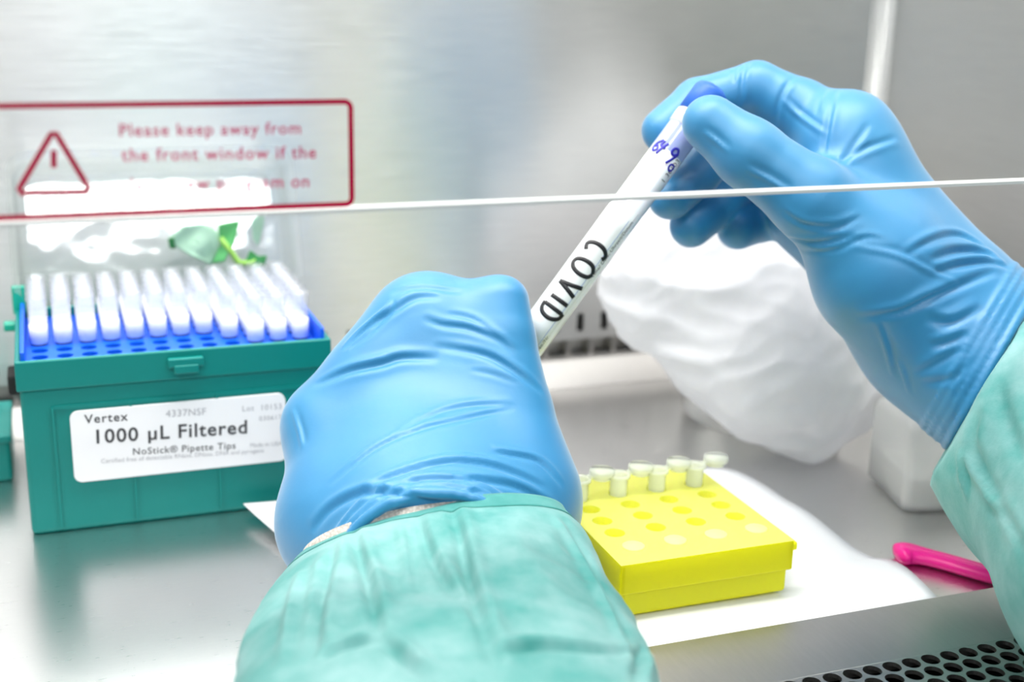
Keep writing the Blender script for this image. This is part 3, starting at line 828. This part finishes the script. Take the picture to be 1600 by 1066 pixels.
cutL_n = P(668, 815, .424) - P(690, 1010, .352); cutL_n /= np.linalg.norm(cutL_n); cutL_o = P(650, 850, .407) - cutL_n * .020
def off_tube(p, d):
    q = p - A3.astype(np.float32); h = q @ axis.astype(np.float32); q = q - h[:, None] * axis.astype(np.float32)
    t = np.maximum(np.sqrt((q * q).sum(1)) - TR - .00045, np.maximum(-h - .0048, h - TL - .0006)); return np.maximum(d, -t)
def left_glove(p):
    s = left_sdf(p); pl = -((p - cutL_o.astype(np.float32)) @ cutL_n.astype(np.float32))
    d = np.maximum(s, pl)
    for off, r in ((0, .0014), (.0035, .0011), (.0068, .0010)):
        d = smin(d, np.sqrt(s * s + (pl + off) ** 2) - r, .0012)
    return off_tube(p, d)
foldsL = [
    ([(491, 603), (543, 581), (596, 569), (628, 560), (685, 560)], 1.5, 1.1),
    ([(546, 546), (578, 519), (614, 487), (650, 466), (690, 464)], 1.4, .8),
    ([(610, 458), (657, 451), (725, 457)], 1.3, .5),
    ([(536, 548), (558, 526), (585, 504), (606, 488), (618, 470)], 1.1, 1.3),
    ([(660, 497), (690, 508), (731, 514), (774, 530), (806, 551)], 1.3, .7),
    ([(678, 540), (756, 555), (803, 580), (849, 615)], 1.4, .8),
    ([(514, 758), (553, 726), (600, 694), (664, 669), (731, 654), (806, 638)], 1.2, .7),
    ([(610, 687), (671, 651), (731, 635), (806, 633)], 1.2, .5),
    ([(564, 770), (597, 751), (650, 733), (707, 722), (767, 728), (821, 747), (850, 764)], 1.4, 1.1),
    ([(625, 762), (663, 750), (713, 747), (760, 752), (804, 761), (840, 778), (870, 797)], 1.4, 1.0),
    ([(487, 831), (515, 798), (551, 776), (586, 769), (639, 776), (700, 791)], 1.7, 1.3),
    ([(770, 705), (792, 710), (842, 722), (880, 760)], 1.2, .9),
    ([(457, 640), (468, 676), (473, 701)], 1.0, -.5),
    ([(700, 490), (740, 500), (790, 535)], 1.0, .35),
    ([(735, 578), (770, 585), (812, 600)], 1.0, .3),
    ([(730, 770), (752, 768), (770, 776)], 1.0, .7),
]
V, Q = surface_nets(left_glove, (.035, .31, -.005), (.19, .50, .125), .00088)
V = relax(V, Q, 3); V = crease(V, Q, foldsL); V = relax(V, Q, 1)
V[:, 2] = np.maximum(V[:, 2], .003)
mesh_obj('glove', V, Q, M_GLOVE, pe, True)

# --- right hand: thumb in front of the capped end, index finger behind it
iM = J(1322, 220, 466, 14.5)
right_palm = [(J(1490, 500, 462, 24), iM), (J(1382, 440, 447, 18.5), J(1503, 555, 458, 22.5)), (J(1375, 430, 452, 18), J(1330, 300, 462, 17)), (J(1470, 470, 468, 22), J(1310, 290, 486, 15)),
              (J(1432, 520, 476, 17), J(1262, 328, 501, 15)), (J(1265, 320, 503, 13), J(1312, 250, 486, 14)), (J(1312, 250, 486, 14), iM), (J(1375, 430, 452, 18), J(1432, 520, 476, 17))]
right_fore = [(J(1497, 540, 460, 24.5), J(1620, 660, 440, 26.5))]
right_thumb = [J(1362, 400, 447, 17.5), J(1268, 312, 441, 13.8), J(1170, 240, 441, 11.6), J(1110, 193, 443, 9.8)]
right_fingers = [
    [iM, J(1250, 175, 474, 12), J(1182, 138, 476, 9.8), J(1090, 160, 477, 8.8), J(1037, 204, 474, 8.3)],
    [J(1312, 250, 486, 13.5), J(1145, 213, 496, 9.5), J(1087, 272, 490, 8.8), J(1047, 309, 482, 8.3)],
    [J(1290, 280, 494, 12.5), J(1178, 262, 508, 9.2), J(1122, 318, 500, 8.8), J(1080, 353, 492, 8.4)],
    [J(1265, 320, 503, 12.5), J(1225, 312, 510, 9), J(1188, 344, 510, 8.6), J(1153, 357, 502, 8.3)]]
def right_sdf(p):
    d = None
    for a, b in right_palm:
        e = cone(p, a[0], b[0], a[1], b[1]); d = e if d is None else smin(d, e, .016)
    for a, b in right_fore: d = smin(d, cone(p, a[0], b[0], a[1], b[1]), .02)
    d = smin(d, chain(p, right_thumb, .004), .010)
    g = None
    for fg in right_fingers:
        c = chain(p, fg); g = c if g is None else smin(g, c, .0015)
    return smin(d, g, .0035)
cutR_o = (P(1480, 690, .449) + P(1603, 478, .455)) / 2
cutR_n = np.cross(P(1480, 690, .449) - P(1603, 478, .455), ray(1540, 580)); cutR_n /= np.linalg.norm(cutR_n)
if cutR_n @ (P(1300, 400, .45) - cutR_o) < 0: cutR_n = -cutR_n
def right_glove(p):
    s = right_sdf(p); pl = -((p - cutR_o.astype(np.float32)) @ cutR_n.astype(np.float32))
    d = np.maximum(s, pl)
    for off, r in ((0, .0016), (.0036, .0012), (.0066, .0011), (.0095, .0008)):
        d = smin(d, np.sqrt(s * s + (pl + off) ** 2) - r, .0012)
    return off_tube(p, d)
foldsR = [
    ([(1169, 96), (1161, 116), (1159, 144), (1157, 166)], 1.0, .8),
    ([(1155, 98), (1148, 118), (1146, 130)], .9, .5),
    ([(1246, 112), (1228, 136), (1216, 164), (1211, 200)], 1.1, .7),
    ([(1224, 156), (1248, 180), (1290, 210)], 1.0, -.7),
    ([(1308, 136), (1300, 164), (1292, 208), (1287, 244)], 1.2, .8),
    ([(1290, 140), (1280, 160), (1276, 180)], 1.0, .5),
    ([(1358, 192), (1328, 236), (1310, 258)], 1.3, .7),
    ([(1402, 214), (1352, 232), (1318, 253)], 1.3, .7),
    ([(1098, 205), (1118, 220), (1138, 238)], 1.0, -.7),
    ([(1165, 262), (1200, 280), (1235, 302)], 1.1, -.8),
    ([(1222, 330), (1246, 346), (1268, 353), (1308, 354), (1348, 338)], 1.1, .7),
    ([(1232, 372), (1262, 378), (1288, 378), (1340, 368)], 1.1, .7),
    ([(1245, 392), (1300, 392), (1350, 372), (1385, 376)], 1.0, .4),
    ([(1340, 498), (1404, 488), (1449, 468), (1500, 446), (1556, 423)], 1.6, 1.3),
    ([(1458, 426), (1500, 414), (1548, 410), (1575, 418)], 1.4, 1.2),
    ([(1452, 407), (1493, 393), (1532, 394), (1562, 408)], 1.5, 1.3),
    ([(1415, 399), (1462, 373), (1500, 368), (1540, 388)], 1.3, .9),
    ([(1330, 384), (1400, 398), (1450, 422), (1500, 446)], 1.1, -.5),
    ([(1369, 502), (1385, 545), (1395, 588)], 1.1, -.8),
    ([(1402, 560), (1414, 590), (1420, 615)], 1.0, -.5),
    ([(1445, 497), (1487, 504), (1536, 480)], 1.8, 1.1),
    ([(1450, 541), (1480, 535), (1512, 520)], 1.5, .9),
    ([(1430, 585), (1471, 562), (1500, 545)], 1.4, .8),
    ([(1440, 600), (1490, 590), (1520, 560)], 1.4, .6),
]
V, Q = surface_nets(right_glove, (.125, .27, .02), (.36, .52, .215), .00092)
V = relax(V, Q, 3); V = crease(V, Q, foldsR); V = relax(V, Q, 1)
mesh_obj('glove', V, Q, M_GLOVE, pe, True)

# --- sleeves
def fold_noise(V, N, amp, sc, seed):
    for i in range(len(V)):
        q = Vector(V[i]) * sc + Vector((seed, 0, 0)); V[i] += N[i] * amp * (1 - 2 * abs(noise.noise(q)))
    return V
def quads(m, n): return np.array([(j * n + i, j * n + (i + 1) % n, (j + 1) * n + (i + 1) % n, (j + 1) * n + i) for j in range(m - 1) for i in range(n)])
def ring_px(cx, cy, a, b, tilt, d0, r, n, bump=None):
    out = []
    for k in range(n):
        th_ = 2 * math.pi * k / n; c, s = math.cos(th_), math.sin(th_)
        px = cx + a * c; py = cy + tilt * c - b * s
        out.append(P(px, py, d0 - r * s))
    return out
keys = [(0, 668, 846, 213, 58, -45, .402, .018), (.12, 676, 885, 238, 45, -30, .388, .025), (.35, 695, 950, 287, 25, -8, .362, .032), (.7, 704, 1066, 326, 8, 0, .318, .033), (1.0, 720, 1290, 350, -10, 0, .262, .030), (1.25, 735, 1500, 380, -20, 0, .228, .030)]
ts = np.concatenate([np.linspace(0, .7, 110), np.linspace(.72, 1.25, 30)])
kk = np.array(keys); nS = 260
HEM = np.array([(455, 890), (480, 884), (510, 865), (540, 848), (574, 833), (610, 818), (637, 807), (688, 801), (699, 789), (745, 782), (790, 777), (830, 784), (860, 794), (881, 802)], float)
def hem_at(fade): return lambda px, s, py: py if s <= 0 else py + (np.interp(px, HEM[:, 0], HEM[:, 1]) - py) * fade
V = []
def kval(t):
    out = []
    for c in range(1, 8):
        # smooth (cubic hermite) interpolation over the keys
        x = kk[:, 0]; y = kk[:, c]; i = int(np.clip(np.searchsorted(x, t) - 1, 0, len(x) - 2)); h = x[i + 1] - x[i]; s = (t - x[i]) / h
        g = np.gradient(y, x); out.append((2 * s ** 3 - 3 * s ** 2 + 1) * y[i] + (s ** 3 - 2 * s ** 2 + s) * h * g[i] + (-2 * s ** 3 + 3 * s ** 2) * y[i + 1] + (s ** 3 - s ** 2) * h * g[i + 1])
    return out
for t in ts:
    a = kval(t); fade = max(0, 1 - t / .15)
    V += ring_px(a[0], a[1], a[2], a[3], a[4], a[5], a[6], nS, hem_at(fade) if fade > 0 else None)
V = np.array(V); Q = quads(len(ts), nS)
N = normals(V, Q); C0 = V.reshape(len(ts), nS, 3).mean(1)
if np.mean(np.einsum('ij,ij->i', N, V - np.repeat(C0, nS, 0))) < 0: Q = Q[:, ::-1]; N = -N
V0 = V.copy(); V = fold_noise(V, N, .0030, 17, 3.0); V = fold_noise(V, N, .0008, 60, 5.0)
wt = np.repeat(np.clip(ts / .12, 0.12, 1), nS)[:, None]; V = V0 + (V - V0) * wt
foldsS = [
    ([(704, 792), (716, 830), (725, 875), (745, 952), (775, 1045)], 2.6, 1.6),
    ([(552, 830), (562, 870), (576, 915), (594, 1000)], 2.4, 1.6),
    ([(652, 806), (666, 850), (684, 892), (730, 955)], 2.2, 1.2),
    ([(522, 850), (510, 902), (497, 960), (490, 1030)], 2.6, 1.4),
    ([(594, 1000), (620, 1020), (648, 1045), (690, 1066)], 2.2, 1.6),
    ([(500, 1030), (540, 1012), (594, 998)], 2.2, 1.2),
    ([(770, 1026), (830, 1012), (900, 1014), (1004, 1024)], 2.4, 1.3),
    ([(1005, 1010), (1000, 1035), (990, 1066)], 2.0, 1.2),
    ([(868, 806), (900, 860), (950, 950), (985, 1030)], 2.6, -.9),
    ([(470, 890), (455, 950), (440, 1040)], 2.6, -.9),
    ([(622, 815), (632, 860), (640, 930)], 2.0, -.7),
]
V = crease(V, Q, [(a, b * .8, c * 1.8) for a, b, c in foldsS]); V[:, 2] = np.maximum(V[:, 2], .0052)
sl = mesh_obj('gown_sleeve', V, Q, M_GOWN, pe, True)
m = sl.modifiers.new('thick', 'SOLIDIFY'); m.thickness = .0005; m.offset = -1
nh = int(np.searchsorted(ts, .045)); Nh = normals(V, Q)
Vh = V[:nh * nS] + Nh[:nh * nS] * .00025
hm = mesh_obj('hem', Vh, quads(nh, nS), cloth('teal_doubled_hem', (.04, .34, .31), (.14, .50, .47), (.15, .60, .55)), sl, True)
m = hm.modifiers.new('thick', 'SOLIDIFY'); m.thickness = .0002
# knitted cuff showing at the left of the wrist
V = []
def cb(px, s, py): return py - max(s, 0) * 8 * math.exp(-((px - 545) / 40) ** 2) + max(s, 0) * 95 / (1 + math.exp(-(px - 580) / 8))
for cx, cy, a, b, tilt, d0, r in ((645, 836, 160, 38, -28, .403, .0195), (642, 836, 170, 44, -30, .401, .0215), (648, 852, 184, 42, -34, .399, .0205), (672, 885, 206, 34, -34, .392, .020)):
    V += ring_px(cx, cy, a, b, tilt, d0, r, 120, cb)
V = np.array(V); V[:, 2] = np.maximum(V[:, 2], .006)
o = mesh_obj('knit_cuff', V, quads(4, 120), M_KNIT, pe, True); o['label'] = 'beige ribbed knit cuff'
m = o.modifiers.new('thick', 'SOLIDIFY'); m.thickness = .0008

sR = [J(1552, 592, 453, 25.2), J(1610, 668, 440, 32), J(1668, 715, 424, 37), J(1830, 870, 372, 44), J(2050, 1100, 300, 45)]
def sleeveR(p):
    s = chain(p, sR, .02); pl = ((p - (cutR_o - cutR_n * .002).astype(np.float32)) @ cutR_n.astype(np.float32))
    d = np.maximum(s, pl)
    g = right_glove(p); return np.maximum(d, -g + .0002)
foldsSR = [
    ([(1497, 700), (1502, 745), (1512, 780)], 1.6, -.9),
    ([(1500, 705), (1530, 750), (1560, 800), (1590, 850)], 2.0, -1.1),
    ([(1530, 640), (1520, 690), (1540, 740)], 2.6, 1.0),
    ([(1560, 600), (1575, 660), (1600, 720)], 3.0, 1.0),
    ([(1540, 790), (1570, 810), (1600, 860)], 2.2, .9),
]
V, Q = surface_nets(sleeveR, (.20, .10, .0), (.43, .42, .135), .0014)
V = relax(V, Q, 3); N = normals(V, Q); V = fold_noise(V, N, .0012, 30, 9.0); V = crease(V, Q, [(a, b, c * 1.5) for a, b, c in foldsSR])
V[:, 2] = np.maximum(V[:, 2], .0052); V[:, 0] = np.minimum(V[:, 0], .430)
mesh_obj('gown_sleeve', V, Q, M_GOWN, pe, True)
